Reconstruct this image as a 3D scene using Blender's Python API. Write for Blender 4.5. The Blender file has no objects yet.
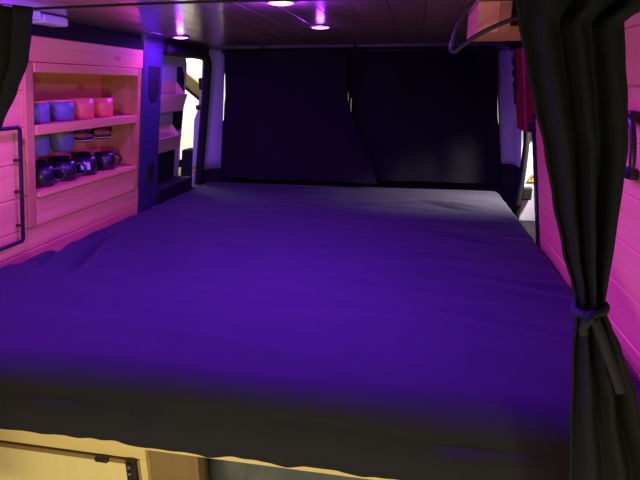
import bpy, bmesh, math, random
from mathutils import Vector, Matrix, noise
random.seed(7)
S = bpy.context.scene
COL = S.collection
TH = math.tan(math.radians(8.5))          # the van's side walls lean inwards

def LX(z, off=0.0): return -1.15 + TH*(z-.65) - off      # left wall plane, off = outwards
def RX(z, off=0.0): return .45 - TH*(z-.65) + off        # right wall plane

# ------------------------------------------------------------------ materials
def mat(name, col, rough=.6, metal=0.0, coat=0.0, spec=.5, emit=None, estr=0.0, bump=None, alpha=None, trans=0.0, sheen=0.0):
    m = bpy.data.materials.new(name); m.use_nodes = True
    nt = m.node_tree; b = nt.nodes['Principled BSDF']
    b.inputs['Base Color'].default_value = (*col, 1)
    b.inputs['Roughness'].default_value = rough
    b.inputs['Metallic'].default_value = metal
    b.inputs['Coat Weight'].default_value = coat
    b.inputs['Specular IOR Level'].default_value = spec
    b.inputs['Transmission Weight'].default_value = trans
    b.inputs['Sheen Weight'].default_value = sheen
    if emit:
        b.inputs['Emission Color'].default_value = (*emit, 1); b.inputs['Emission Strength'].default_value = estr
    if bump:
        sc, st = bump
        tc = nt.nodes.new('ShaderNodeTexCoord')
        n = nt.nodes.new('ShaderNodeTexNoise'); n.inputs['Scale'].default_value = sc; n.inputs['Detail'].default_value = 4
        bp = nt.nodes.new('ShaderNodeBump'); bp.inputs['Strength'].default_value = st; bp.inputs['Distance'].default_value = .01
        nt.links.new(tc.outputs['Object'], n.inputs['Vector']); nt.links.new(n.outputs['Fac'], bp.inputs['Height'])
        nt.links.new(bp.outputs['Normal'], b.inputs['Normal'])
        # small tone variation of the cloth / paint itself
        mx = nt.nodes.new('ShaderNodeMix'); mx.data_type = 'RGBA'
        mx.inputs['A'].default_value = (*[c*.88 for c in col], 1); mx.inputs['B'].default_value = (*[min(1, c*1.12) for c in col], 1)
        nt.links.new(n.outputs['Fac'], mx.inputs['Factor']); nt.links.new(mx.outputs['Result'], b.inputs['Base Color'])
    return m

def wood(name, c1, c2, knot, axis='y', rough=.5, coat=0.0, knots=True, board=.1, boardaxis='z', b0=0.0):
    """plank wood: grain stretched along axis, a tone per board, sparse knots"""
    m = bpy.data.materials.new(name); m.use_nodes = True
    nt = m.node_tree; N = nt.nodes.new; Lk = nt.links.new
    b = nt.nodes['Principled BSDF']; b.inputs['Roughness'].default_value = rough
    b.inputs['Coat Weight'].default_value = coat; b.inputs['Coat Roughness'].default_value = .16
    tc = N('ShaderNodeTexCoord'); mp = N('ShaderNodeMapping')
    sc = {'x': (1.2, 26, 26), 'y': (26, 1.2, 26), 'z': (26, 26, 1.2)}[axis]
    mp.inputs['Scale'].default_value = sc
    Lk(tc.outputs['Object'], mp.inputs['Vector'])
    sep = N('ShaderNodeSeparateXYZ'); Lk(tc.outputs['Object'], sep.inputs[0])
    # board index -> random tone and grain shift
    dv = N('ShaderNodeMath'); dv.operation = 'MULTIPLY_ADD'; dv.inputs[1].default_value = 1/board; dv.inputs[2].default_value = -b0/board
    Lk(sep.outputs[{'x': 0, 'y': 1, 'z': 2}[boardaxis]], dv.inputs[0])
    fl = N('ShaderNodeMath'); fl.operation = 'FLOOR'; Lk(dv.outputs[0], fl.inputs[0])
    wn = N('ShaderNodeTexWhiteNoise'); wn.noise_dimensions = '1D'; Lk(fl.outputs[0], wn.inputs['W'])
    addv = N('ShaderNodeVectorMath'); addv.operation = 'MULTIPLY_ADD'
    cmb = N('ShaderNodeCombineXYZ')
    for i in range(3): Lk(wn.outputs['Value'], cmb.inputs[i])
    Lk(cmb.outputs[0], addv.inputs[0]); addv.inputs[1].default_value = (9, 9, 9); Lk(mp.outputs[0], addv.inputs[2])
    n1 = N('ShaderNodeTexNoise'); n1.inputs['Scale'].default_value = 1.0; n1.inputs['Detail'].default_value = 5; n1.inputs['Distortion'].default_value = .6
    Lk(addv.outputs[0], n1.inputs['Vector'])
    n2 = N('ShaderNodeTexNoise'); n2.inputs['Scale'].default_value = 3.5; n2.inputs['Detail'].default_value = 3
    Lk(addv.outputs[0], n2.inputs['Vector'])
    r = N('ShaderNodeValToRGB'); r.color_ramp.elements[0].position = .3; r.color_ramp.elements[1].position = .7
    r.color_ramp.elements[0].color = (*c1, 1); r.color_ramp.elements[1].color = (*c2, 1)
    sm = N('ShaderNodeMath'); sm.operation = 'MULTIPLY_ADD'; sm.inputs[1].default_value = .35; Lk(n2.outputs['Fac'], sm.inputs[0])
    ml = N('ShaderNodeMath'); ml.operation = 'MULTIPLY'; ml.inputs[1].default_value = .65; Lk(n1.outputs['Fac'], ml.inputs[0]); Lk(ml.outputs[0], sm.inputs[2])
    tn = N('ShaderNodeMath'); tn.operation = 'MULTIPLY_ADD'; tn.inputs[1].default_value = .16; Lk(wn.outputs['Value'], tn.inputs[0])
    sb = N('ShaderNodeMath'); sb.operation = 'SUBTRACT'; sb.inputs[1].default_value = .08; Lk(sm.outputs[0], sb.inputs[0]); Lk(sb.outputs[0], tn.inputs[2])
    Lk(tn.outputs[0], r.inputs['Fac'])
    last = r.outputs['Color']
    if knots:
        mk = N('ShaderNodeMapping'); mk.inputs['Scale'].default_value = (0, 4.5, 10) if boardaxis == 'z' else (10, 3.2, 0)
        Lk(tc.outputs['Object'], mk.inputs['Vector'])
        v = N('ShaderNodeTexVoronoi'); v.inputs['Scale'].default_value = 1.0; Lk(mk.outputs[0], v.inputs['Vector'])
        rk = N('ShaderNodeValToRGB'); rk.color_ramp.elements[0].position = .06; rk.color_ramp.elements[1].position = .17
        rk.color_ramp.elements[0].color = (1, 1, 1, 1); rk.color_ramp.elements[1].color = (0, 0, 0, 1)
        Lk(v.outputs['Distance'], rk.inputs['Fac'])
        sp = N('ShaderNodeSeparateColor'); Lk(v.outputs['Color'], sp.inputs[0])
        gt = N('ShaderNodeMath'); gt.operation = 'GREATER_THAN'; gt.inputs[1].default_value = .66; Lk(sp.outputs[0], gt.inputs[0])
        mm = N('ShaderNodeMath'); mm.operation = 'MULTIPLY'; Lk(rk.outputs['Color'], mm.inputs[0]); Lk(gt.outputs[0], mm.inputs[1])
        mx = N('ShaderNodeMix'); mx.data_type = 'RGBA'; Lk(mm.outputs[0], mx.inputs['Factor']); Lk(last, mx.inputs['A']); mx.inputs['B'].default_value = (*knot, 1)
        last = mx.outputs['Result']
    Lk(last, b.inputs['Base Color'])
    bp = N('ShaderNodeBump'); bp.inputs['Strength'].default_value = .15; bp.inputs['Distance'].default_value = .004
    Lk(n1.outputs['Fac'], bp.inputs['Height']); Lk(bp.outputs['Normal'], b.inputs['Normal'])
    return m

M = {}
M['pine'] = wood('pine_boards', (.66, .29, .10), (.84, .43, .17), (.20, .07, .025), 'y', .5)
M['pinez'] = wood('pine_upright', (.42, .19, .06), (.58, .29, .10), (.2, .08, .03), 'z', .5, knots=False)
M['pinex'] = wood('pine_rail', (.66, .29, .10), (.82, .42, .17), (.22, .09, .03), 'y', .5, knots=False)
M['ceil'] = wood('ceiling_boards', (.20, .115, .095), (.32, .21, .17), (.03, .014, .008), 'y', .30, coat=.9, board=.09, boardaxis='x', b0=.009)
M['ply'] = wood('plywood', (.68, .52, .25), (.80, .64, .33), (.5, .35, .2), 'x', .55, knots=False, board=9)
M['plydoor'] = wood('plywood_door', (.80, .66, .33), (.87, .74, .40), (.5, .35, .2), 'z', .5, knots=False, board=9)
M['binwood'] = wood('bin_wood', (.40, .26, .14), (.54, .38, .22), (.2, .1, .05), 'y', .55, knots=False, board=9)
M['bed'] = mat('charcoal_blue_sheet', (.0152, .0155, .0265), .85, sheen=.05, spec=.2, bump=(260, .12))
M['curtain'] = mat('near_black_curtain_cloth', (.0155, .0172, .026), .9, spec=.15, bump=(300, .15))
M['blackout'] = mat('blackout_cloth', (.0048, .0048, .0062), .9, spec=.2, bump=(180, .15))
M['tie'] = mat('tieback_cloth', (.030, .032, .045), .85, spec=.2, bump=(200, .1))
M['black'] = mat('black_plastic', (.012, .012, .013), .45)
M['rubber'] = mat('black_rubber', (.010, .010, .011), .7, spec=.15)
M['blackmetal'] = mat('black_metal', (.013, .013, .015), .35, spec=.6)
M['white'] = mat('white_van_paint', (.72, .71, .69), .35, coat=.3)
M['grey'] = mat('pale_grey_trim', (.33, .33, .37), .55, bump=(40, .03))
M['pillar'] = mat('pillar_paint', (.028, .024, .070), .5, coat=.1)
M['dark'] = mat('dark_recess', (.012, .012, .014), .85, spec=.12)
M['darkgrey'] = mat('dark_grey_trim', (.010, .010, .012), .75, spec=.2)
M['red'] = mat('red_paint', (.32, .012, .028), .45, coat=.2)
M['strap'] = mat('black_webbing', (.014, .012, .018), .6)
M['greycup'] = mat('slate_blue_enamel', (.13, .14, .25), .45, coat=.1)
M['redcup'] = mat('coral_enamel', (.78, .16, .10), .4, coat=.2)
M['rim'] = mat('terracotta_rim', (.72, .20, .13), .45)
M['blackmug'] = mat('black_enamel', (.010, .010, .014), .35, coat=.25)
M['labelw'] = mat('pale_label', (.55, .55, .72), .6)
M['ink'] = mat('label_ink', (.16, .14, .3), .7)
M['glass'] = mat('clear_glass', (.95, .96, .96), .03, trans=1.0)
M['metal'] = mat('brushed_metal', (.55, .55, .55), .35, metal=1)
M['yellow'] = mat('warning_yellow', (.85, .52, .02), .5)
M['concrete'] = mat('painted_concrete', (.42, .40, .38), .8, bump=(8, .1))
M['render'] = mat('white_render', (.82, .80, .74), .8, bump=(12, .05))
M['brownboard'] = wood('brown_board', (.20, .125, .05), (.27, .175, .075), (.2, .1, .05), 'z', .6, knots=False, board=9)  # brown taken darker to carry the shade of a recess
M['bag'] = mat('grey_blue_bag', (.075, .088, .125), .5, bump=(30, .3))
M['whiteplastic'] = mat('white_plastic', (.62, .60, .62), .45)
M['mould'] = mat('dark_moulding', (.09, .085, .08), .5)
M['led'] = mat('led_diffuser', (.8, .75, .85), .3, emit=(.62, .10, 1.0), estr=14)

# ------------------------------------------------------------------ mesh helpers
def off_of(p):
    v = Vector((0, 0, 0))
    while p is not None: v += Vector(p.location); p = p.parent
    return v
def obj(name, bm, m, parent=None, smooth=False, kind=None, label=None, origin=None, bevel=0, solid=0, sub=0):
    me = bpy.data.meshes.new(name)
    o = bpy.data.objects.new(name, me)
    if parent: o.parent = parent
    elif origin: o.location = origin
    bmesh.ops.translate(bm, verts=bm.verts, vec=-off_of(o))
    bmesh.ops.recalc_face_normals(bm, faces=bm.faces)
    bm.to_mesh(me); bm.free()
    me.materials.append(m)
    if smooth:
        for p in me.polygons: p.use_smooth = True
    COL.objects.link(o)
    if solid:
        md = o.modifiers.new('solid', 'SOLIDIFY'); md.thickness = solid; md.offset = 0
    if bevel:
        md = o.modifiers.new('bevel', 'BEVEL'); md.width = bevel; md.segments = 2; md.limit_method = 'ANGLE'; md.angle_limit = math.radians(40)
    if sub:
        md = o.modifiers.new('sub', 'SUBSURF'); md.levels = sub; md.render_levels = sub
    if kind: o['kind'] = kind
    if label: o['label'] = label
    return o
def thing(name, label, cat, loc=(0, 0, 0), group=None):
    o = bpy.data.objects.new(name, None); COL.objects.link(o); o.location = loc; o.empty_display_size = .05
    tag(o, label, cat, group); return o
def tag(o, label, cat, group=None):
    o['label'] = label; o['category'] = cat
    if group: o['group'] = group
    return o
def dup(root, loc, label=None):
    r = root.copy(); COL.objects.link(r); r.location = loc
    if label: r['label'] = label
    for ch in list(root.children):
        c = ch.copy(); COL.objects.link(c); c.parent = r
        for g in list(ch.children):
            d = g.copy(); COL.objects.link(d); d.parent = c
    return r

def B(): return bmesh.new()
def hexa(bm, p):
    """8 points: bottom ring 4, top ring 4"""
    v = [bm.verts.new(q) for q in p]
    for f in ((3, 2, 1, 0), (4, 5, 6, 7), (0, 1, 5, 4), (1, 2, 6, 5), (2, 3, 7, 6), (3, 0, 4, 7)):
        bm.faces.new([v[i] for i in f])
def box(bm, x0, x1, y0, y1, z0, z1):
    hexa(bm, [(x0, y0, z0), (x1, y0, z0), (x1, y1, z0), (x0, y1, z0), (x0, y0, z1), (x1, y0, z1), (x1, y1, z1), (x0, y1, z1)])
def leanbox(bm, side, a, b, y0, y1, z0, z1):
    """box that follows the leaning wall; a..b = outward offsets of inner and outer face"""
    X = LX if side == 'L' else RX
    hexa(bm, [(X(z0, a), y0, z0), (X(z0, b), y0, z0), (X(z0, b), y1, z0), (X(z0, a), y1, z0),
              (X(z1, a), y0, z1), (X(z1, b), y0, z1), (X(z1, b), y1, z1), (X(z1, a), y1, z1)])
def prism(bm, pts, d):
    """closed polygon of 3D points extruded by vector d"""
    d = Vector(d); n = len(pts)
    a = [bm.verts.new(p) for p in pts]; b = [bm.verts.new(Vector(p)+d) for p in pts]
    bm.faces.new(a); bm.faces.new(b[::-1])
    for i in range(n): bm.faces.new((a[i], b[i], b[(i+1) % n], a[(i+1) % n]))
def tube(bm, path, r, n=8, closed=False, flat=None):
    P = [Vector(p) for p in path]; rings = []; k = len(P)
    up = Vector((0, 0, 1)); prev = None
    for i in range(k):
        if closed: t = (P[(i+1) % k]-P[i-1]).normalized()
        else: t = (P[min(i+1, k-1)]-P[max(i-1, 0)]).normalized()
        if prev is None:
            u = t.cross(up)
            if u.length < 1e-3: u = t.cross(Vector((1, 0, 0)))
        else: u = prev - t*prev.dot(t)
        u.normalize(); prev = u; w = t.cross(u)
        rr = r[i] if isinstance(r, (list, tuple)) else r
        rings.append([bm.verts.new(P[i]+(u*math.cos(a)+w*math.sin(a)*(flat or 1))*rr) for a in [2*math.pi*j/n for j in range(n)]])
    m = k if closed else k-1
    for i in range(m):
        A, Bq = rings[i], rings[(i+1) % k]
        for j in range(n): bm.faces.new((A[j], A[(j+1) % n], Bq[(j+1) % n], Bq[j]))
    if not closed: bm.faces.new(rings[0][::-1]); bm.faces.new(rings[-1])
def smoothpath(pts, n=8):
    """Catmull-Rom through the points"""
    P = [Vector(p) for p in pts]; P = [P[0]*2-P[1]]+P+[P[-1]*2-P[-2]]; out = []
    for i in range(1, len(P)-2):
        a, b, c, d = P[i-1:i+3]
        for k in range(n):
            t = k/n
            out.append(.5*((2*b)+(c-a)*t+(2*a-5*b+4*c-d)*t*t+(3*b-a-3*c+d)*t**3))
    out.append(P[-2]); return out
def lathe(bm, prof, c, n=28, axis=None):
    """profile (r, z) list around z axis at c; ends on the axis close it"""
    c = Vector(c); rings = []
    for r, z in prof:
        if r < 1e-6: rings.append([bm.verts.new(c+Vector((0, 0, z)))])
        else: rings.append([bm.verts.new(c+Vector((r*math.cos(2*math.pi*j/n), r*math.sin(2*math.pi*j/n), z))) for j in range(n)])
    for A, Q in zip(rings, rings[1:]):
        for j in range(n):
            k = (j+1) % n
            if len(A) == 1: bm.faces.new((A[0], Q[k], Q[j]))
            elif len(Q) == 1: bm.faces.new((A[j], A[k], Q[0]))
            else: bm.faces.new((A[j], A[k], Q[k], Q[j]))
def lerp(a, b, t): return a+(b-a)*t
def table(rows, z):
    if z >= rows[0][0]: return rows[0][1:]
    for p, q in zip(rows, rows[1:]):
        if z >= q[0]:
            t = (p[0]-z)/(p[0]-q[0]); t = t*t*(3-2*t)*.4+t*.6
            return tuple(lerp(a, b, t) for a, b in zip(p[1:], q[1:]))
    return rows[-1][1:]

# ------------------------------------------------------------------ the setting
b = B(); box(b, -4.2, 3.6, -3.0, 4.9, -.35, -.30); obj('floor', b, M['concrete'], kind='structure')
b = B(); box(b, -1.22, .52, .66, 2.9, -.02, .02); obj('floor', b, M['darkgrey'], kind='structure').name = 'floor_van'
# workshop around the van
b = B(); box(b, -3.3, -3.2, -2.9, 4.8, -.3, 3.0); obj('wall_outside_left', b, M['render'], kind='structure')
b = B(); box(b, 2.7, 2.8, -2.9, 4.8, -.3, 3.0); obj('wall_outside_right', b, M['render'], kind='structure')
b = B(); box(b, -3.2, 2.7, 4.7, 4.8, -.3, 3.0); obj('wall_outside_front', b, M['render'], kind='structure')

# ceiling planks: one mesh, V-groove between boards
b = B()
x = .009+.09*4
edges = [(.009+.09*k) for k in range(-12, 5)]
for x0, x1 in zip(edges, edges[1:]):
    g = .0018
    prism(b, [(x0+.0003, .62, 1.353), (x0+.0003, .62, 1.3435), (x0+g, .62, 1.340), (x1-g, .62, 1.340), (x1-.0003, .62, 1.3435), (x1-.0003, .62, 1.353)], (0, 2.02, 0))
obj('ceiling', b, M['ceil'], kind='structure')
b = B(); box(b, -1.13, .45, .60, 2.90, 1.356, 1.40); obj('ceiling', b, M['darkgrey'], kind='structure').name = 'ceiling_roof'
# dark molding at the ceiling's far edge and the dark gap strips along the walls
b = B(); box(b, -1.06, .39, 2.642, 2.70, 1.330, 1.352); obj('trim_1', b, M['mould'], kind='structure', bevel=.006)
b = B(); hexa(b, [(LX(1.285, -.004), .6, 1.285), (LX(1.285, .03), .6, 1.285), (LX(1.285, .03), 1.95, 1.285), (LX(1.285, -.004), 1.95, 1.285),
                  (-1.062, .6, 1.354), (-1.10, .6, 1.354), (-1.10, 1.95, 1.354), (-1.062, 1.95, 1.354)]); obj('trim_2', b, M['dark'], kind='structure')
b = B(); leanbox(b, 'R', -.004, .03, .55, 1.85, 1.29, 1.354); obj('trim_3', b, M['dark'], kind='structure')

# left wall of pine boards around the shelf niche; a board is a chamfered slab
def boards(bm, side, y0, y1, zs, th=.014):
    X = LX if side == 'L' else RX
    c = .003
    for z0, z1 in zip(zs, zs[1:]):
        z0 += .0004; z1 -= .0004
        pts = [(X(z0, th), z0), (X(z0, c), z0), (X(z0+c, 0), z0+c), (X(z1-c, 0), z1-c), (X(z1, c), z1), (X(z1, th), z1)]
        prism(bm, [(p, y0, q) for p, q in pts], (0, y1-y0, 0))
b = B()
boards(b, 'L', .6, 1.955, [.30, .40, .50, .60, .665, .737])
boards(b, 'L', .6, 1.305, [.737, .837, .937, 1.037, 1.137, 1.214])
boards(b, 'L', .6, 1.955, [1.214, 1.285])
obj('wall_left', b, M['pine'], kind='structure')
b = B(); leanbox(b, 'L', .17, .19, .6, 1.96, 0, 1.356); obj('wall_left', b, M['darkgrey'], kind='structure').name = 'wall_left_skin'
b = B(); boards(b, 'R', .45, 1.85, [.02]+[.15+.1*k for k in range(0, 12)]+[1.29]); obj('wall_right', b, M['pine'], kind='structure')
b = B(); leanbox(b, 'R', .02, .05, .45, 1.85, 0, 1.356); obj('wall_right', b, M['darkgrey'], kind='structure').name = 'wall_right_skin'

# left pillar between the wall and the door opening
b = B()
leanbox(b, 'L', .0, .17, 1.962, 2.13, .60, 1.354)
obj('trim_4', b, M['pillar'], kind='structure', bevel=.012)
b = B()
def leanpoly(bm, side, a, pts, d=.004):
    X = LX if side == 'L' else RX
    s = -1 if side == 'L' else 1
    prism(bm, [(X(z, a), y, z) for y, z in pts], (s*d, 0, 0))
leanpoly(b, 'L', -.003, [(2.005, 1.23), (2.095, 1.225), (2.098, 1.12), (2.075, 1.09), (2.03, 1.085), (2.008, 1.12)])
obj('trim_5', b, M['dark'], kind='structure', bevel=.002)
ws = thing('wall_socket', 'small dark double socket low on the blue-lit pillar beside the shelf', 'socket', (LX(.79), 2.045, .75))
b = B(); leanbox(b, 'L', -.008, -.0005, 2.015, 2.075, .745, .835); obj('plate', b, M['black'], ws, bevel=.004)
for zz in (.768, .812):
    b = B(); tube(b, [(LX(zz, -.0075), 2.045, zz), (LX(zz, -.011), 2.045, zz)], .014, 16); obj('outlet', b, M['blackmetal'], ws)
# sill below the opening
b = B(); leanbox(b, 'L', -.01, .2, 2.13, 2.50, .60, .70); obj('trim_6', b, M['darkgrey'], kind='structure', bevel=.01)
# header above it
b = B(); leanbox(b, 'L', .0, .2, 2.13, 2.62, 1.285, 1.354); obj('trim_7', b, M['dark'], kind='structure', bevel=.006)

# the open door's inner panel seen behind the bins (rounded upper corner, flat dark plates for shaded openings)
d1 = bpy.data.objects.new('door_1', None); COL.objects.link(d1); d1.location = (-1.24, 2.3, .6); d1['kind'] = 'structure'
b = B()
pts = [(2.12, .60), (2.50, .60), (2.515, .90), (2.53, 1.10), (2.535, 1.22), (2.53, 1.26), (2.50, 1.30), (2.45, 1.33), (2.12, 1.33)]
leanpoly(b, 'L', .075, pts, .03); obj('door_panel', b, M['grey'], d1, bevel=.008)
for pp in ([(2.415, 1.235), (2.465, 1.24), (2.50, 1.20), (2.50, 1.10), (2.455, 1.09), (2.42, 1.11)],
           [(2.40, 1.035), (2.50, 1.03), (2.50, .94), (2.40, .93)],
           [(2.26, .86), (2.44, .86), (2.44, .70), (2.26, .70)],
           [(2.50, .78), (2.53, .78), (2.53, .74), (2.50, .74)]):
    b = B(); leanpoly(b, 'L', .071, pp, .006); obj('recess_shade', b, M['dark'], d1, bevel=.003)  # dark plate on the panel, coloured as the shade inside an opening

# rear corner, left: rubber seal, white jamb with sticker, pale pillar, black foot
def sealpath(side, pts): 
    X = LX if side == 'L' else RX
    return smoothpath([(X(z, a), y, z) for a, y, z in pts], 6)
b = B(); tube(b, sealpath('L', [(0, 2.60, .64), (0, 2.605, .80), (-.002, 2.605, 1.0), (-.004, 2.60, 1.18), (-.004, 2.59, 1.26), (-.004, 2.55, 1.288), (-.004, 2.45, 1.295), (-.004, 2.14, 1.30)]), .022, 10)
obj('trim_8', b, M['rubber'], kind='structure', smooth=True)
b = B()
prism(b, [(LX(.66, .0), 2.60, .62), (LX(.66, .045), 2.60, .62), (LX(.98, .052), 2.60, .98), (LX(1.03, .035), 2.60, 1.03), (LX(1.27, .022), 2.60, 1.27), (LX(1.27, .0), 2.60, 1.27)], (0, .03, 0))
obj('trim_9', b, M['grey'], kind='structure', bevel=.004)
b = B(); box(b, -1.085-.05, -1.085-.02, 2.592, 2.60, 1.03, 1.055); box(b, LX(1.17, .035), LX(1.17, .01), 2.585, 2.60, 1.13, 1.19); obj('trim_10', b, M['black'], kind='structure', bevel=.004)
def pillar(name, pts_bot, pts_top, z0, z1, m, t=.02):
    bm = B(); n = len(pts_bot); vs = []
    K = 10
    for k in range(K+1):
        f = k/K
        vs.append([bm.verts.new((lerp(p[0], q[0], f), lerp(p[1], q[1], f), lerp(z0, z1, f))) for p, q in zip(pts_bot, pts_top)])
    for k in range(K):
        for i in range(n-1): bm.faces.new((vs[k][i], vs[k][i+1], vs[k+1][i+1], vs[k+1][i]))
    return obj(name, bm, m, kind='structure', smooth=True, solid=t)
pillar('trim_11', [(-1.150, 2.62), (-1.145, 2.655), (-1.115, 2.70), (-1.062, 2.715)], [(-1.075, 2.62), (-1.07, 2.655), (-1.045, 2.70), (-1.0, 2.715)], .705, 1.34, M['grey'])
pillar('trim_12', [(-1.165, 2.615), (-1.157, 2.65), (-1.125, 2.69), (-1.06, 2.705)], [(-1.150, 2.615), (-1.143, 2.65), (-1.113, 2.69), (-1.05, 2.705)], .55, .71, M['dark'])

# right corner, mirrored, seen further out
pillar('trim_13', [(.515, 2.615), (.505, 2.655), (.485, 2.70), (.435, 2.715)], [(.438, 2.615), (.430, 2.65), (.41, 2.70), (.352, 2.715)], .77, 1.34, M['grey'])
pillar('trim_14', [(.520, 2.60), (.512, 2.64), (.49, 2.69), (.42, 2.705)], [(.52, 2.60), (.507, 2.64), (.48, 2.69), (.425, 2.705)], .05, .775, M['dark'])
b = B(); tube(b, smoothpath([(.508, 2.585, .58), (.515, 2.59, .68), (.519, 2.59, .80), (.517, 2.59, .92), (.50, 2.595, 1.05), (.475, 2.595, 1.20), (.455, 2.58, 1.27), (.445, 2.52, 1.295), (.44, 2.2, 1.30)], 6), .015, 10)
obj('trim_15', b, M['rubber'], kind='structure', smooth=True)
b = B(); box(b, .40, .50, 1.852, 2.62, 1.305, 1.354); obj('trim_16', b, M['dark'], kind='structure', bevel=.006)
b = B(); leanbox(b, 'R', -.005, .2, 1.93, 2.58, .40, .52); obj('trim_17', b, M['dark'], kind='structure', bevel=.01)
# black post at the end of the right wall
b = B(); leanbox(b, 'R', -.006, .03, 1.853, 1.895, .45, 1.0); obj('trim_18', b, M['black'], kind='structure', bevel=.004)

# right open door: white frame end with sticker, latch
d2 = bpy.data.objects.new('door_2', None); COL.objects.link(d2); d2.location = (.58, 2.62, .5); d2['kind'] = 'structure'
b = B(); prism(b, [(.505, 2.615, .10), (.505, 2.615, .60), (.530, 2.615, .61), (.530, 2.615, .62), (.532, 2.615, .70), (.53, 2.615, .90), (.52, 2.615, 1.05), (.50, 2.615, 1.28), (.70, 2.615, 1.28), (.70, 2.615, .10)], (0, .03, 0))
obj('door_panel', b, M['white'], d2, bevel=.005)
b = B(); box(b, .525, .572, 2.585, 2.613, .615, .68); obj('latch', b, M['black'], d2, bevel=.008)
b = B(); box(b, .55, .578, 2.59, 2.613, .925, .965); obj('latch_striker', b, M['black'], d2, bevel=.006)

def triangle(bm, bx, s, c):
    pass
def sticker(parent_loc, c, s, label):
    t = thing('warning_sticker', label, 'sticker', c, 'yellow warning triangles on the door frames')
    x0, y0, z0 = c
    b = B(); prism(b, [(x0-s*.5, y0, z0), (x0+s*.5, y0, z0), (x0, y0, z0+s*.88)], (0, -.0015, 0)); obj('border', b, M['black'], t)
    k = .72; b = B(); prism(b, [(x0-s*.5*k, y0-.0016, z0+s*.08), (x0+s*.5*k, y0-.0016, z0+s*.08), (x0, y0-.0016, z0+s*.08+s*.88*k)], (0, -.001, 0)); obj('panel', b, M['yellow'], t)
    b = B(); prism(b, [(x0-s*.045, y0-.0027, z0+s*.27), (x0+s*.045, y0-.0027, z0+s*.27), (x0+s*.06, y0-.0027, z0+s*.54), (x0-s*.06, y0-.0027, z0+s*.54)], (0, -.0006, 0))
    box(b, x0-s*.045, x0+s*.045, y0-.0033, y0-.0027, z0+s*.14, z0+s*.21); obj('exclamation_mark', b, M['black'], t)
    return t
sticker(None, (LX(.68, .022), 2.5985, .700), .042, 'small yellow warning triangle sticker on the left door jamb')
sticker(None, (.566, 2.6135, .70), .045, 'yellow warning triangle sticker on the white panel right of the bed')

# rear wall with two windows behind the curtains
b = B()
box(b, -1.10, .50, 2.76, 2.80, .30, .94)
box(b, -1.10, .50, 2.76, 2.80, 1.24, 1.356)
box(b, -.345, -.355, 2.76, 2.80, .94, 1.24)
obj('wall_front', b, M['darkgrey'], kind='structure')
for k, (x0, x1) in enumerate(((-1.10, -.36), (-.34, .50))):
    w = bpy.data.objects.new('window_%d' % (k+1), None); COL.objects.link(w); w.location = ((x0+x1)/2, 2.78, .94); w['kind'] = 'structure'
    b = B()
    for q in ((x0, x0+.025, .94, 1.24), (x1-.025, x1, .94, 1.24), (x0+.025, x1-.025, .94, .965), (x0+.025, x1-.025, 1.215, 1.24)): box(b, q[0], q[1], 2.765, 2.795, q[2], q[3])
    obj('window_frame', b, M['rubber'], w)
    b = B(); box(b, x0+.025, x1-.025, 2.778, 2.783, .965, 1.215); obj('pane', b, M['glass'], w)

# ------------------------------------------------------------------ the bed
def bump_noise(x, y):
    v = .0
    v += .010*noise.noise(Vector((x*1.6+3, y*1.4, 0)))
    # fine creases pulled mostly across the bed, a little slanted
    q = Vector((x*2.6+y*.9, (y-.12*x)*15, 1.3)); v += .0048*noise.noise(q)
    q = Vector((x*1.7-y*1.1+5, (y+.25*x)*9, 4.1)); v += .0058*(1-abs(noise.noise(q))*2)*.8
    q = Vector((x*20, y*20, 7)); v += .0006*noise.noise(q)
    v += .024*math.exp(-((x+1.12)**2+(y-1.12)**2*.7)/.035)
    return v
CREASE = [  # x0,y0,x1,y1,width,depth : valleys (-) and ridges (+)
    (-1.12, 1.42, -1.01, 1.18, .010, -.020), (-1.03, 1.52, -.93, 1.20, .011, -.020), (-.97, 1.55, -.86, 1.1, .02, .009), (-1.07, 1.45, -.97, 1.1, .02, .010),
    (-.86, 1.50, -.70, .95, .03, .006), (-.90, 1.75, -.60, 1.0, .025, -.005),
    (.05, 2.30, .33, 2.12, .012, -.008), (.02, 2.36, .34, 2.20, .02, .006),
    (.02, 1.82, .42, 1.62, .012, -.005), (.10, 1.42, .43, 1.30, .014, -.006), (.08, 1.36, .43, 1.24, .018, .005), (.05, 1.15, .42, 1.02, .013, -.005),
    (-.3, 2.2, .1, 2.32, .015, -.003), (-.5, 1.9, -.1, 1.98, .015, -.002), (-.6, 1.6, .2, 1.66, .02, -.002), (-.2, 1.3, .3, 1.2, .02, -.003),
    (-.8, 2.3, -.5, 2.0, .02, .004), (-.75, 2.1, -.55, 1.8, .02, -.003), (-1.0, 2.0, -.7, 1.7, .02, .004)]
def crease(x, y):
    v = 0
    for x0, y0, x1, y1, w, d in CREASE:
        dx, dy = x1-x0, y1-y0; L = dx*dx+dy*dy
        t = ((x-x0)*dx+(y-y0)*dy)/L
        tc = min(1, max(0, t)); px, py = x0+dx*tc, y0+dy*tc
        dist = math.hypot(x-px, y-py)+.012*noise.noise(Vector((x*6, y*6, d*900)))
        v += 1.5*d*math.exp(-(dist/w)**2)*math.sin(math.pi*min(1, max(0.05, .1+.8*tc)))
    return v
XL, XR, YF, YB, ZT, ZB = -1.142, .438, .765, 2.655, .648, .487
r = .045
nx, ny = 210, 260
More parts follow.
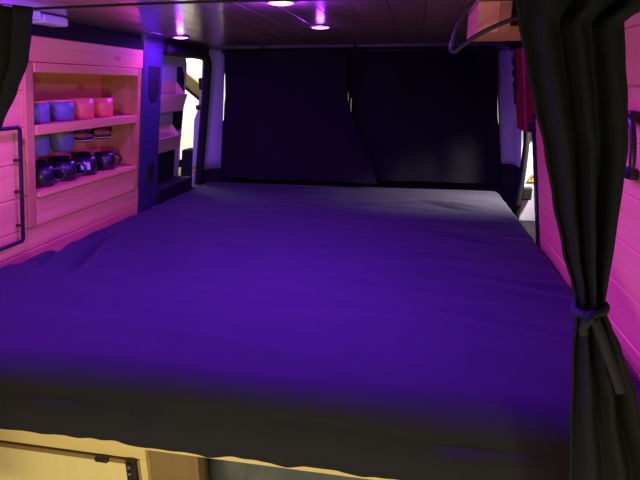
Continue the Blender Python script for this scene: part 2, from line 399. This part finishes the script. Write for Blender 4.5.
# profile along y: (y, z) from far bottom, over the top, down the front to the hem and back under
prof = [(YB, ZB), (YB, .58)]
for k in range(7):
    a = math.pi/2*k/6; prof.append((YB-.03+.03*math.cos(a), ZT-.03+.03*math.sin(a)))
top0 = len(prof)
NT = 190
for k in range(1, NT): prof.append((lerp(YB-.03, YF+.06, k/NT), ZT))
for k in range(11):
    a = math.pi/2*k/10; prof.append((YF+.06-.06*math.sin(a), ZT-.06+.06*math.cos(a)))
fr0 = len(prof)
for k in range(1, 25): prof.append((YF, lerp(ZT-.06, ZB-.012, k/24)))
prof.append((YF+.012, ZB-.012))
def hem(x): return .010*noise.noise(Vector((x*6, 2.2, 0)))+.005*noise.noise(Vector((x*21, 7.2, 0)))
xs = [(XL, -1), (XL, -.6)]
for k in range(6):
    a = math.pi/2*k/5; xs.append((XL+r-r*math.cos(a), (r*math.sin(a)-r)))
for k in range(1, nx): xs.append((lerp(XL+r, XR-r, k/nx), 0))
for k in range(6):
    a = math.pi/2*(1-k/5); xs.append((XR-r+r*math.cos(a), (r*math.sin(a)-r)))
xs += [(XR, -.6), (XR, -1)]
b = B(); grid = []
for i, (y, z) in enumerate(prof):
    row = []
    for x, dz in xs:
        if dz in (-1, -.6): zz = ZB if dz == -1 else min(z, ZB+.05)
        else: zz = z+dz if z > ZB+.06 else z
        yy = y
        if dz > -.5 and i >= top0-3:
            e = min(1, max(0, (YB-y)/.1))
            if i < fr0:
                fade = max(0., min(1, (zz-ZB)/.12))
                zz += (bump_noise(x, y)+crease(x, y)-.004)*e*fade
                # the sheet sags slightly to the front edge
                zz -= .016*math.exp(-((y-YF)/.12)**2)
            else:
                f = (ZT-.06-z)/(ZT-.06-ZB+.012)
                zz += (-.016+(bump_noise(x, YF)+crease(x, YF)-.004)*e)*(1-f)**2+hem(x)*f
                yy += -.012*math.sin(math.pi*min(1, f*1.1))*(.6+.8*noise.noise(Vector((x*4, 1, 0))))
                yy += -.006*noise.noise(Vector((x*14, z*5, 3)))*min(1, 3*f)-.004*noise.noise(Vector((x*30, z*9, 5)))*f
        row.append(b.verts.new((x, yy, zz)))
    grid.append(row)
for i in range(len(grid)-1):
    for j in range(len(xs)-1): b.faces.new((grid[i][j], grid[i][j+1], grid[i+1][j+1], grid[i+1][j]))
b.faces.new(grid[0]); b.faces.new(grid[-1][::-1])
# underside
bmesh.ops.remove_doubles(b, verts=b.verts, dist=.00005)
o = obj('mattress', b, M['bed'], smooth=True); tag(o, 'wide mattress under a wrinkled charcoal sheet that fills the van from wall to wall', 'mattress')

b = B(); box(b, -1.14, .435, .782, 2.64, .453, .485); o = obj('bed_platform', b, M['ply'], bevel=.002)
tag(o, 'pale plywood bed base whose front edge shows below the hanging sheet', 'bed base')
# cabinet under the bed, left
cb = thing('cabinet', 'pale plywood cupboard with a framed door under the left of the bed', 'cabinet', (-.83, 1.0, .02))
b = B()
box(b, -1.12, -.511, .80, .835, .412, .4528)       # top rail
box(b, -1.12, -1.08, .80, .835, .02, .412)
box(b, -.526, -.511, .80, 1.4, .02, .412)
box(b, -1.12, -1.105, .835, 1.4, .02, .4528); box(b, -1.105, -.511, .835, 1.4, .43, .4528)
obj('carcass', b, M['ply'], cb, bevel=.0015)
b = B(); box(b, -1.078, -.535, .803, .82, .03, .399); dr = obj('door', b, M['plydoor'], cb, bevel=.002)
b = B(); box(b, -1.078, -.545, .796, .803, .399, .409); obj('edge_strip', b, M['brownboard'], dr)
b = B(); box(b, -.622, -.592, .788, .800, .400, .411); obj('latch', b, M['blackmetal'], dr, bevel=.003)
b = B(); box(b, -.553, -.532, .790, .802, .30, .413); box(b, -.549, -.536, .786, .79, .395, .408); obj('hinge', b, M['blackmetal'], dr, bevel=.002)
b = B()
for zz in (.401, .385): tube(b, [(-.5425, .789, zz), (-.5425, .7845, zz)], .003, 8)
obj('hinge_screws', b, M['metal'], dr)
# brown board, darkened with recess shade, beside it and a grey bag in the dark under the bed
b = B(); box(b, -.510, -.403, .812, .83, .02, .452)
o = obj('divider', b, M['brownboard'], bevel=.002); tag(o, 'brown board filling the space right of the cupboard under the bed', 'divider')
b = B(); bmesh.ops.create_icosphere(b, subdivisions=5, radius=1)
for v in b.verts:
    p = v.co.copy(); s = 1/max(abs(p.x), abs(p.y), abs(p.z))**.6; p *= s
    n = noise.noise(p*1.9)*.16+noise.noise(p*5)*.05+abs(noise.noise(p*9))*.03
    p *= 1+n*.5
    v.co = Vector((-.19+p.x*.26, 1.05+p.y*.18, .225+p.z*.19))
mnz = min(v.co.z for v in b.verts)
for v in b.verts: v.co.z -= mnz-.0205
mxz = max(v.co.z for v in b.verts)
for v in b.verts: v.co.z = .0205+(v.co.z-.0205)*(.425/(mxz-.0205))
o = obj('storage_bag', b, M['bag'], smooth=True); tag(o, 'crumpled blue-grey storage bag in the gap under the middle of the bed', 'bag')

# ------------------------------------------------------------------ curtains
def cloth(name, rows, y0, z0, z1, folds, amp, m, parent=None, seed=0, nz=90, nu=110, ybulge=None, lean=0.0, edge=0.0):
    b = B(); g = []
    for k in range(nz+1):
        z = lerp(z0, z1, k/nz); xl, xr = table(rows, z)[:2]; w = xr-xl
        line = []
        for i in range(nu+1):
            s = i/nu
            ph = folds*2*math.pi*(s+.035*noise.noise(Vector((s*4, z*1.6, seed))))
            ss = s + .3/folds*.5*math.sin(ph+.8)/math.pi*.5
            x = xl+w*min(1, max(0, ss))
            A = amp*(.55+.75*(.5+noise.noise(Vector((s*folds*.7, z*1.1, seed+4)))))
            y = y0+A*math.sin(ph)+.45*A*(noise.noise(Vector((s*folds*2.2, z*2.2, seed+2)))*2)+.004*noise.noise(Vector((x*9, z*7, seed+9)))
            if ybulge: y += ybulge(s, z)
            x += edge*noise.noise(Vector((z*5, seed, 1.5+s)))
            line.append(b.verts.new((x, y+lean*(z-z0), z)))
        g.append(line)
    for k in range(nz):
        for i in range(nu): b.faces.new((g[k][i], g[k][i+1], g[k+1][i+1], g[k+1][i]))
    return obj(name, b, m, parent, smooth=True, solid=.003)
RR = [(1.240, .097, .236), (1.229, .100, .228), (1.216, .103, .206), (1.177, .115, .213), (1.135, .127, .222), (1.082, .145, .231), (1.025, .161, .233), (.965, .179, .234), (.916, .197, .233), (.896, .204, .233), (.870, .206, .247), (.837, .207, .265), (.768, .214, .296), (.650, .229, .343), (.520, .245, .395), (.30, .25, .40)]
c1 = thing('curtain', 'black curtain tied back with a knotted strap at the right of the bed', 'curtain', (.2, .62, 1.243), 'door curtains in the foreground')
cloth('curtain_panel', RR, .62, 1.243, .30, 3.2, .012, M['curtain'], c1, 3, nz=130)
b = B(); P = []
for k in range(24):
    a = 2*math.pi*k/24; P.append((.2185+.0155*math.cos(a), .62+.025*math.sin(a), .893+.006*math.cos(a+.4)))
tube(b, P, .0045, 8, closed=True)
tb = obj('tieback', b, M['tie'], c1, smooth=True)
b = B(); bmesh.ops.create_icosphere(b, subdivisions=3, radius=1)
for v in b.verts:
    p = v.co; p *= 1+.25*noise.noise(p*2); v.co = Vector((.2135+p.x*.007, .592+p.y*.007, .893+p.z*.007))
obj('knot', b, M['tie'], tb, smooth=True)
def strip(pts, w, t=.002):
    b = B(); P = [Vector(p) for p in pts]; rows = []
    for i, p in enumerate(P):
        d = (P[min(i+1, len(P)-1)]-P[max(0, i-1)]).normalized(); sd = d.cross(Vector((0, -1, 0))).normalized()
        rows.append([b.verts.new(p+sd*w*.5), b.verts.new(p+Vector((0, -.002, 0))), b.verts.new(p-sd*w*.5)])
    for A, Q in zip(rows, rows[1:]):
        for j in range(2): b.faces.new((A[j], A[j+1], Q[j+1], Q[j]))
    return b
obj('strap_end', strip(smoothpath([(.214, .588, .893), (.222, .582, .875), (.233, .580, .850), (.244, .578, .826), (.252, .578, .806)], 5), .0098), M['tie'], tb, smooth=True, solid=.003)
obj('strap_end', strip(smoothpath([(.213, .588, .893), (.206, .585, .889), (.203, .585, .880), (.206, .585, .873)], 5), .009), M['tie'], tb, smooth=True, solid=.003)
LL = [(1.260, -.639, -.478), (1.219, -.650, -.490), (1.183, -.653, -.502), (1.145, -.663, -.526), (1.105, -.668, -.553), (1.021, -.71, -.625), (.913, -.78, -.71), (.830, -.83, -.77), (.741, -.87, -.785), (.475, -.93, -.80), (.282, -.96, -.81)]
c2 = thing('curtain', 'black curtain drawn aside at the upper left corner in the foreground', 'curtain', (-.58, .62, 1.243), 'door curtains in the foreground')
cloth('curtain_panel', LL, .62, 1.245, .30, 7, .013, M['curtain'], c2, 11)
b = B(); P = []
for k in range(24):
    a = 2*math.pi*k/24; P.append((-.80+.032*math.cos(a), .62+.026*math.sin(a), .835))
tube(b, P, .007, 8, closed=True); obj('tieback', b, M['tie'], c2, smooth=True)
b = B(); tube(b, smoothpath([(-.80, .62, 1.241), (-.482, .62, 1.2425), (-.282, .62, 1.2445), (-.05, .62, 1.243), (.102, .62, 1.241), (.30, .62, 1.240)], 8), .0016, 8)
o = obj('curtain_wire', b, M['black']); tag(o, 'thin black wire carrying the foreground curtains under the ceiling', 'curtain wire')

# rear blackout curtains
RA = [(1.330, -.970, -.345), (1.106, -.982, -.342), (1.057, -.990, -.336), (1.008, -.993, -.315), (.882, -1.006, -.262), (.70, -1.02, -.190), (.668, -1.022, -.177)]
RBB = [(1.324, -.366, .366), (1.122, -.353, .385), (1.061, -.319, .391), (1.022, -.311, .395), (.964, -.330, .405), (.842, -.328, .421), (.659, -.325, .444)]
def botcurl(s, z):
    return -.05*max(0, (.72-z)/.06)**2*max(0, s-.80)/.2 - .012*max(0, (.80-z)/.14)
o = cloth('blackout_curtain', RA, 2.615, 1.318, .672, 2.2, .008, M['blackout'], None, 21, nz=100, nu=140, ybulge=botcurl, edge=.006)
tag(o, 'dark blackout curtain across the far left, its lower corner folded on the sheet', 'curtain', 'blackout curtains at the far end')
o = cloth('blackout_curtain', RBB, 2.685, 1.318, .672, 2.6, .009, M['blackout'], None, 33, nz=100, nu=140, edge=.005)
tag(o, 'dark blackout curtain across the far right beside the pale pillar', 'curtain', 'blackout curtains at the far end')
b = B(); tube(b, [(-1.0, 2.655, 1.316), (.37, 2.655, 1.316)], .006, 8)
o = obj('curtain_rod', b, M['black']); tag(o, 'dark rod holding the blackout curtains at the far ceiling edge', 'curtain rod')

# ------------------------------------------------------------------ wall shelf in the left wall
D = .145
sh = thing('wall_shelf', 'pine two-tier shelf niche set into the left wall, full of mugs', 'shelf', (LX(.74), 1.62, .737))
b = B()
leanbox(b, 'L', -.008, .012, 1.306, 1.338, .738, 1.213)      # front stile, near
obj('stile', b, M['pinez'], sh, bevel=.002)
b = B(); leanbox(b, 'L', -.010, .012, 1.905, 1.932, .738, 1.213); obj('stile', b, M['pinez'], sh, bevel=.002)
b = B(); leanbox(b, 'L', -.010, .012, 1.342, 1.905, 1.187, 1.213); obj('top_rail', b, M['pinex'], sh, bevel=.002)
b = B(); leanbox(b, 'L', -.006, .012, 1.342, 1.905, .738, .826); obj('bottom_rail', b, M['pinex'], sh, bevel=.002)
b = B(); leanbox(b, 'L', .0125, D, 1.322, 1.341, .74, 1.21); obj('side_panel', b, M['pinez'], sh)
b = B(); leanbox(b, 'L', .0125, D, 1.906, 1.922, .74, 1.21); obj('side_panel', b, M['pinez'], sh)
b = B(); leanbox(b, 'L', D, D+.012, 1.322, 1.922, .74, 1.21); obj('back_panel', b, M['pine'], sh)
b = B(); leanbox(b, 'L', .0125, D, 1.341, 1.906, 1.195, 1.21); obj('top_panel', b, M['pinex'], sh)
b = B(); leanbox(b, 'L', -.012, D-.001, 1.3425, 1.9045, 1.012, 1.040); obj('shelf_board', b, M['pinex'], sh, bevel=.002)
b = B(); leanbox(b, 'L', -.016, D-.001, 1.3425, 1.9045, .8265, .842); obj('shelf_board', b, M['pinex'], sh, bevel=.002)

def mug(name, label, cat, loc, r, h, m, rimm, hd, group, taper=.86, handle=True, lab=False):
    t = thing(name, label, cat, loc, group); x, y, z = loc
    b = B(); th = .003
    lathe(b, [(0, .0006), (r*taper*.9, .0006), (r*taper, .004), (r*(taper+1)/2, h*.5), (r, h), (r-th, h), (r*(taper+1)/2-th, h*.5), (r*taper-th, .007), (0, .006)], loc)
    obj('body', b, m, t, smooth=True)
    if rimm:
        b = B(); tube(b, [(x+(r-th/2)*math.cos(2*math.pi*k/28), y+(r-th/2)*math.sin(2*math.pi*k/28), z+h) for k in range(28)], .0036, 6, closed=True)
        obj('rim', b, rimm, t, smooth=True)
    if handle:
        d = Vector((hd[0], hd[1], 0)).normalized(); c = Vector(loc)
        b = B(); p = [c+d*(r*.955-.001)+Vector((0, 0, h*.80)), c+d*(r+.014)+Vector((0, 0, h*.84)), c+d*(r+.027)+Vector((0, 0, h*.66)), c+d*(r+.027)+Vector((0, 0, h*.42)), c+d*(r+.014)+Vector((0, 0, h*.25)), c+d*(r*.92-.001)+Vector((0, 0, h*.28))]
        tube(b, smoothpath(p, 6), .0048, 8); obj('handle', b, m, t, smooth=True)
    return t
zs = 1.0402; gx = LX(1.08)-.062
YU = [1.430, 1.548, 1.655, 1.775]
mug('cup', 'handleless slate blue cup with a terracotta rim at the near end of the upper shelf', 'cup', (gx, YU[0], zs), .043, .064, M['greycup'], M['rim'], (.7, .7), 'cups on the upper shelf', handle=False)
mug('cup', 'handleless slate blue cup with a terracotta rim beside the coral cups on the upper shelf', 'cup', (gx, YU[1], zs), .043, .064, M['greycup'], M['rim'], (.7, .7), 'cups on the upper shelf', handle=False)
mug('cup', 'handleless coral red cup next to the slate blue cups on the upper shelf', 'cup', (gx, YU[2], zs), .045, .070, M['redcup'], None, (.95, -.1), 'cups on the upper shelf', handle=False)
mug('cup', 'handleless coral red cup at the far end of the upper shelf', 'cup', (gx, YU[3], zs), .044, .068, M['redcup'], None, (.95, -.1), 'cups on the upper shelf', handle=False)
# hanging under the upper shelf
zh = 1.0118; hx = LX(.97)-.064
def hang(name, label, cat, y, r, h, m, group, glass=False):
    loc = (hx, y, zh-h); t = thing(name, label, cat, loc, group); b = B(); th = .0025
    lathe(b, [(0, 0), (r*.72, .0), (r*.80, .006), (r*.92, h*.4), (r, h-.012), (r, h-.006), (r-th, h-.006), (r*.92-th, h*.4), (r*.78-th, .009), (0, .006)], loc)
    obj('cup', b, m, t, smooth=True)
    b = B(); lathe(b, [(0, h-.006), (r+.001, h-.006), (r+.001, h-.0002), (0, h-.0002)], loc); obj('lid', b, M['pinez'] if glass else M['black'], t)
    if glass:
        b = B(); tube(b, [(loc[0]+r*.8*math.cos(2*math.pi*k/24), loc[1]+r*.8*math.sin(2*math.pi*k/24), loc[2]+.006) for k in range(24)], .002, 6, closed=True); obj('highlight_ring', b, M['whiteplastic'], t, smooth=True)  # pale ring painted in as the highlight on the glass
    return t
hang('hanging_cup', 'slate blue cup hung under the upper shelf beside the near stile', 'cup', 1.432, .042, .072, M['greycup'], 'cups hung under the upper shelf')
hang('hanging_cup', 'slate blue cup hung under the upper shelf next to the clear jars', 'cup', 1.552, .042, .072, M['greycup'], 'cups hung under the upper shelf')
hang('hanging_jar', 'clear glass jar under the upper shelf nearer the slate blue cups', 'jar', 1.672, .040, .052, M['glass'], 'glass jars under the upper shelf', True)
hang('hanging_jar', 'clear glass jar under the upper shelf at its far end', 'jar', 1.79, .038, .052, M['glass'], 'glass jars under the upper shelf', True)
# black mugs
zb = .8422; fx = LX(.86)-.052
YB4 = [1.44, 1.553, 1.672, 1.795]
names = ['black mug at the near end of the front row on the lower shelf', 'black mug second from the near stile in the front row on the lower shelf', 'black mug with a pale printed label in the front row on the lower shelf', 'black mug with an open ring handle at the far end of the lower shelf']
for k, y in enumerate(YB4):
    t = mug('mug', names[k], 'mug', (fx, y, zb), .039, .064, M['blackmug'], None, (.85, .53) if k < 2 else (.45, .89) if k == 3 else (-.1, .99), 'black mugs on the lower shelf', taper=.93)
    if k == 2:
        d = Vector((.56, -.83, 0)).normalized(); sd = Vector((.83, .56, 0)); c = Vector((fx, y, zb+.034))+d*.0378
        b = B(); prism(b, [c-sd*.015-Vector((0, 0, .012)), c+sd*.015-Vector((0, 0, .012)), c+sd*.015+Vector((0, 0, .012)), c-sd*.015+Vector((0, 0, .012))], d*.002); lb = obj('label', b, M['labelw'], t, label='pale rectangular label')
        b = B()
        for zz in (-.006, 0, .006): prism(b, [c+d*.0021-sd*.012+Vector((0, 0, zz-.001)), c+d*.0021+sd*.010+Vector((0, 0, zz-.001)), c+d*.0021+sd*.010+Vector((0, 0, zz+.001)), c+d*.0021-sd*.012+Vector((0, 0, zz+.001))], d*.0005)
        obj('print', b, M['ink'], lb)
bl = ['black mug behind the first two mugs of the lower shelf', 'black mug behind the labelled mug of the lower shelf', 'black mug in the far corner of the back row on the lower shelf']
for k, y in enumerate((1.498, 1.614, 1.735)):
    mug('mug', bl[k], 'mug', (fx-.052, y, zb), .031, .070, M['blackmug'], None, (.3, .95), 'black mugs on the lower shelf', taper=.93, handle=False)

# ------------------------------------------------------------------ wooden bins on the open door
def bin_(label, y0, y1, zt, zbm, xt, xb):
    t = thing('door_bin', label, 'bin', (xt-.06, (y0+y1)/2, zbm), 'wooden bins on the door panel')
    X = LX(zbm, .074); XT = LX(zt+.055, .074); w = .012
    b = B(); hexa(b, [(xb, y0, zbm), (xb-w, y0, zbm), (xb-w, y1, zbm), (xb, y1, zbm), (xt, y0, zt), (xt-w, y0, zt), (xt-w, y1, zt), (xt, y1, zt)]); obj('front_panel', b, M['binwood'], t, bevel=.0015)
    for ya in (y0+.0005, y1-w):
        b = B(); prism(b, [(xb-w, ya, zbm), (X, ya, zbm), (XT, ya, zt+.055), (XT+.012, ya, zt+.055), (xt-w, ya, zt-.001)], (0, w-.0005, 0)); obj('end_panel', b, M['binwood'], t)
    b = B(); hexa(b, [(X+w, y0+w, zbm), (X, y0+w, zbm), (X, y1-w, zbm), (X+w, y1-w, zbm), (XT+w, y0+w, zt+.055), (XT, y0+w, zt+.055), (XT, y1-w, zt+.055), (XT+w, y1-w, zt+.055)]); obj('back_panel', b, M['binwood'], t)
    b = B(); box(b, X+w, xb-w, y0+w, y1-w, zbm, zbm+w); obj('base', b, M['binwood'], t)
bin_('upper wooden bin with a sloping front on the door panel left of the bed', 2.14, 2.40, 1.113, 1.035, -1.085, -1.118)
bin_('lower wooden bin with a sloping front on the door panel above the dark sill', 2.13, 2.36, .925, .855, -1.112, -1.145)

# pale sloping board with a dark rail, outside the left opening
eb = thing('sloping_board', 'pale sloping board with a dark lower rail outside the left opening', 'board', (-1.55, 3.5, 1.1))
b = B(); prism(b, [(-1.75, 3.5, 1.27), (-1.75, 3.5, 1.37), (-1.40, 3.5, 1.09), (-1.40, 3.5, .99)], (0, .04, 0)); obj('board', b, M['ply'], eb, bevel=.003)
b = B(); prism(b, [(-1.75, 3.49, 1.25), (-1.75, 3.49, 1.272), (-1.40, 3.49, .992), (-1.40, 3.49, .970)], (0, .05, 0)); obj('rail', b, M['black'], eb, bevel=.003)
b = B(); box(b, -1.76, -1.70, 3.51, 3.55, -.30, 1.30); obj('post', b, M['ply'], eb)
b = B(); leanbox(b, 'L', .04, .12, 2.62, 2.72, .40, .82); obj('trim_19', b, M['dark'], kind='structure', bevel=.01)

# ------------------------------------------------------------------ small things
# fold-out bracket on the left wall
b = B(); a = -.018
tube(b, [(LX(1.041, -.001), 1.13, 1.041), (LX(1.041, a), 1.135, 1.041), (LX(1.041, a), 1.262, 1.041), (LX(1.036, a), 1.267, 1.036), (LX(.718, a), 1.265, .718), (LX(.713, a), 1.26, .713), (LX(.713, a), 1.0, .713), (LX(.713, -.001), .995, .713)], .0055, 8)
br = thing('folding_bracket', 'thin black metal bracket frame on the left wall near the shelf', 'bracket', (LX(.72), 1.26, .713))
obj('frame', b, M['blackmetal'], br)
for zz in (.76, .86, .95):
    b = B(); tube(b, [(LX(zz, .0), 1.262, zz), (LX(zz, -.022), 1.262, zz)], .0045, 8); obj('pin', b, M['blackmetal'], br)
# lever handle on the right wall
b = B(); a = -.017
hz = thing('pull_handle', 'black looped pull handle on the right wall behind the tied curtain', 'handle', (RX(1.05), 1.03, 1.05))
P = []
for k in range(28):
    t = 2*math.pi*k/28; zz = 1.048+.050*math.sin(t)*(1 if abs(math.sin(t)) < 2 else 1); yy = 1.012+.030*math.copysign(abs(math.cos(t))**.6, math.cos(t))
    P.append((RX(zz, a), yy, zz))
tube(b, P, .0058, 8, closed=True); obj('loop', b, M['blackmetal'], hz, smooth=True)
for zz in (.998, 1.098):
    b = B(); leanbox(b, 'R', -.019, -.0005, .996, 1.028, zz-.011, zz+.011); obj('mount', b, M['blackmetal'], hz, bevel=.005)
# red case at the end of the right wall
rc = thing('hanging_case', 'slim upright red case with a black strap hung past the right wall', 'case', (.43, 2.15, .98))
b = B(); leanbox(b, 'R', -.002, .10, 2.03, 2.20, .985, 1.284); obj('body', b, M['red'], rc, bevel=.008)
b = B(); leanbox(b, 'R', -.006, -.002, 2.160, 2.184, 1.13, 1.265); st = obj('strap', b, M['strap'], rc, bevel=.001)
for zz in (1.24, 1.195, 1.15):
    b = B(); leanbox(b, 'R', -.013, -.006, 2.154, 2.190, zz-.013, zz+.013); obj('buckle', b, M['black'], st, bevel=.003)
b = B(); leanbox(b, 'R', -.008, -.003, 2.186, 2.196, 1.08, 1.17); obj('strap_end', b, M['strap'], st)
b = B(); leanbox(b, 'R', .01, .08, 1.895, 2.029, .990, 1.02); leanbox(b, 'R', .0, .03, 1.853, 1.895, 1.001, 1.06)
obj('mounting_bar', b, M['black'], rc)
# overhead locker
lo = thing('overhead_locker', 'small pine locker under the ceiling at the upper right behind the curtain', 'locker', (.25, 1.5, 1.272))
b = B(); box(b, .130, .345, 1.362, 1.62, 1.272, 1.282); box(b, .130, .140, 1.362, 1.62, 1.282, 1.3385); box(b, .335, .345, 1.362, 1.62, 1.282, 1.3385); box(b, .14, .335, 1.61, 1.62, 1.282, 1.3385); obj('carcass', b, M['pinex'], lo)
b = B(); box(b, .130, .178, 1.350, 1.361, 1.272, 1.3385); obj('front_panel', b, M['pinex'], lo)
b = B(); box(b, .179, .204, 1.346, 1.361, 1.272, 1.3385); obj('frame_post', b, M['pinez'], lo)
b = B(); box(b, .204, .345, 1.350, 1.361, 1.272, 1.284); obj('bottom_rail', b, M['pinez'], lo)
# black cord hooped under the ceiling
b = B(); tube(b, smoothpath([(.117, 1.30, 1.3405), (.108, 1.30, 1.327), (.086, 1.30, 1.294), (.074, 1.30, 1.256), (.071, 1.30, 1.232), (.080, 1.299, 1.226), (.095, 1.298, 1.238), (.129, 1.295, 1.262), (.171, 1.295, 1.282), (.216, 1.295, 1.298), (.267, 1.295, 1.315), (.31, 1.30, 1.340)], 6), .0052, 8)
o = obj('cord', b, M['black'], smooth=True); tag(o, 'black cord hanging in a loop under the ceiling boards beside the small locker', 'cord')
# hooks at the ceiling edge
for k, (x, lab) in enumerate(((-.76, 'small dark hook at the ceiling edge above the far left curtain'), (-.305, 'small dark hook at the ceiling edge above the meeting of the far curtains'))):
    b = B(); tube(b, smoothpath([(x, 2.60, 1.3395), (x, 2.60, 1.315), (x+.015, 2.60, 1.300), (x+.032, 2.60, 1.290), (x+.040, 2.60, 1.298)], 5), .006, 8)
    o = obj('hook', b, M['darkgrey'], smooth=True); tag(o, lab, 'hook', 'hooks along the far ceiling edge')
# white ribbed box top left
bx = thing('plastic_box', 'white plastic box with a ribbed face under the ceiling at the upper left', 'box', (-1.02, 1.40, 1.31))
b = B(); box(b, -1.055, -1.0, 1.33, 1.44, 1.313, 1.3385); obj('body', b, M['whiteplastic'], bx, bevel=.008)
b = B()
for k in range(14): tube(b, [(-1.0+.0, 1.20-.0+.009*k, 1.3385), (-1.0, 1.20+.009*k, 1.318)], .0035, 6)
box(b, -1.045, -1.0, 1.195, 1.325, 1.322, 1.3385); obj('ribbed_face', b, M['whiteplastic'], bx)
# LED pucks
def led(x, y, label):
    t = thing('ceiling_light', label, 'ceiling light', (x, y, 1.34), 'purple ceiling lights')
    b = B(); lathe(b, [(0, 0), (.034, 0), (.036, -.003), (.034, -.007), (.031, -.007), (.030, -.004), (0, -.004)], (x, y, 1.3398)); obj('trim_ring', b, M['metal'], t, smooth=True)
    b = B(); lathe(b, [(0, -.0042), (.0298, -.0042), (.026, -.0075), (.015, -.0095), (0, -.010)], (x, y, 1.3398)); obj('diffuser', b, M['led'], t, smooth=True)
    return t
LEDS = [(-.322, 1.255, 'purple ceiling light nearest the camera, cut by the top of the picture'), (-.325, 1.78, 'purple ceiling light over the middle of the bed'), (-.935, 2.04, 'purple ceiling light above the blue lit pillar on the left'),
        (.02, .95, 'purple ceiling light over the near edge of the bed, just above the picture'), (-.85, .95, 'purple ceiling light near the left wall before the shelf, just above the picture')]
for x, y, l in LEDS: led(x, y, l)

# ------------------------------------------------------------------ light
def area(name, loc, target, size, power, col, shape='DISK', spread=180, size_y=None):
    l = bpy.data.lights.new(name, 'AREA'); l.energy = power; l.color = col; l.shape = shape; l.size = size
    if size_y: l.size_y = size_y
    l.spread = math.radians(spread)
    o = bpy.data.objects.new(name, l); COL.objects.link(o); o.location = loc
    o.rotation_euler = (Vector(target)-Vector(loc)).to_track_quat('-Z', 'Y').to_euler(); return o
VIO = (.25, .024, 1.0)
for (x, y, _), p in zip(LEDS, (15, 3.0, 6.5, 5.5, 12)):
    area('led_lamp', (x, y, 1.325), (x, y, 0), .05, p, VIO, spread=180 if x < -.6 else (128 if x > 0 else 160))
    if x > 0: continue
    l = bpy.data.lights.new('led_glow', 'POINT'); l.energy = p*(.12 if y > 1.5 else .6); l.color = VIO; l.shadow_soft_size = .012
    o = bpy.data.objects.new('led_glow', l); COL.objects.link(o); o.location = (x, y, 1.3165)
WARM = (.95, .82, .36)
area('front_warm_fill', (-.28, .02, .24), (-.28, .78, .46), 1.3, 6.0, WARM, shape='RECTANGLE', size_y=.12)  # unseen strip added low: even warm light on the bed front, little on walls
area('workshop_lamp', (.75, -1.2, .60), (-1.0, 1.3, .75), .4, 5, WARM, spread=110)
area('left_workshop_lamp', (-2.3, 3.6, 2.4), (-3.2, 3.9, 1.0), .6, 80, (1, .93, .78))
area('right_corner_fill', (.80, 2.42, 1.20), (.38, 2.45, .66), .12, 5.5, (1, .88, .84), spread=62)  # lamp added outside the opening, aimed to brighten only the far bed corner
area('front_workshop_lamp', (-.3, 4.0, 2.4), (-.3, 4.7, 1.0), .8, 40, (1, .95, .85))
w = bpy.data.worlds.new('World'); S.world = w; w.use_nodes = True
w.node_tree.nodes['Background'].inputs['Color'].default_value = (.010, .008, .008, 1)
w.node_tree.nodes['Background'].inputs['Strength'].default_value = .4

# ------------------------------------------------------------------ camera
f = 512.0
pitch = math.atan(154/f); yaw = math.atan(98/(f/math.cos(pitch)))
cd = bpy.data.cameras.new('Camera'); cam = bpy.data.objects.new('Camera', cd); COL.objects.link(cam)
cd.sensor_width = 36; cd.lens = f*36/640; cd.clip_start = .02
cam.location = (0, 0, 1.15); cam.rotation_euler = (math.pi/2-pitch, 0, yaw)
S.camera = cam
S.view_settings.view_transform = 'Standard'; S.view_settings.look = 'None'; S.view_settings.exposure = 0; S.view_settings.gamma = 1
S.view_settings.use_curve_mapping = False
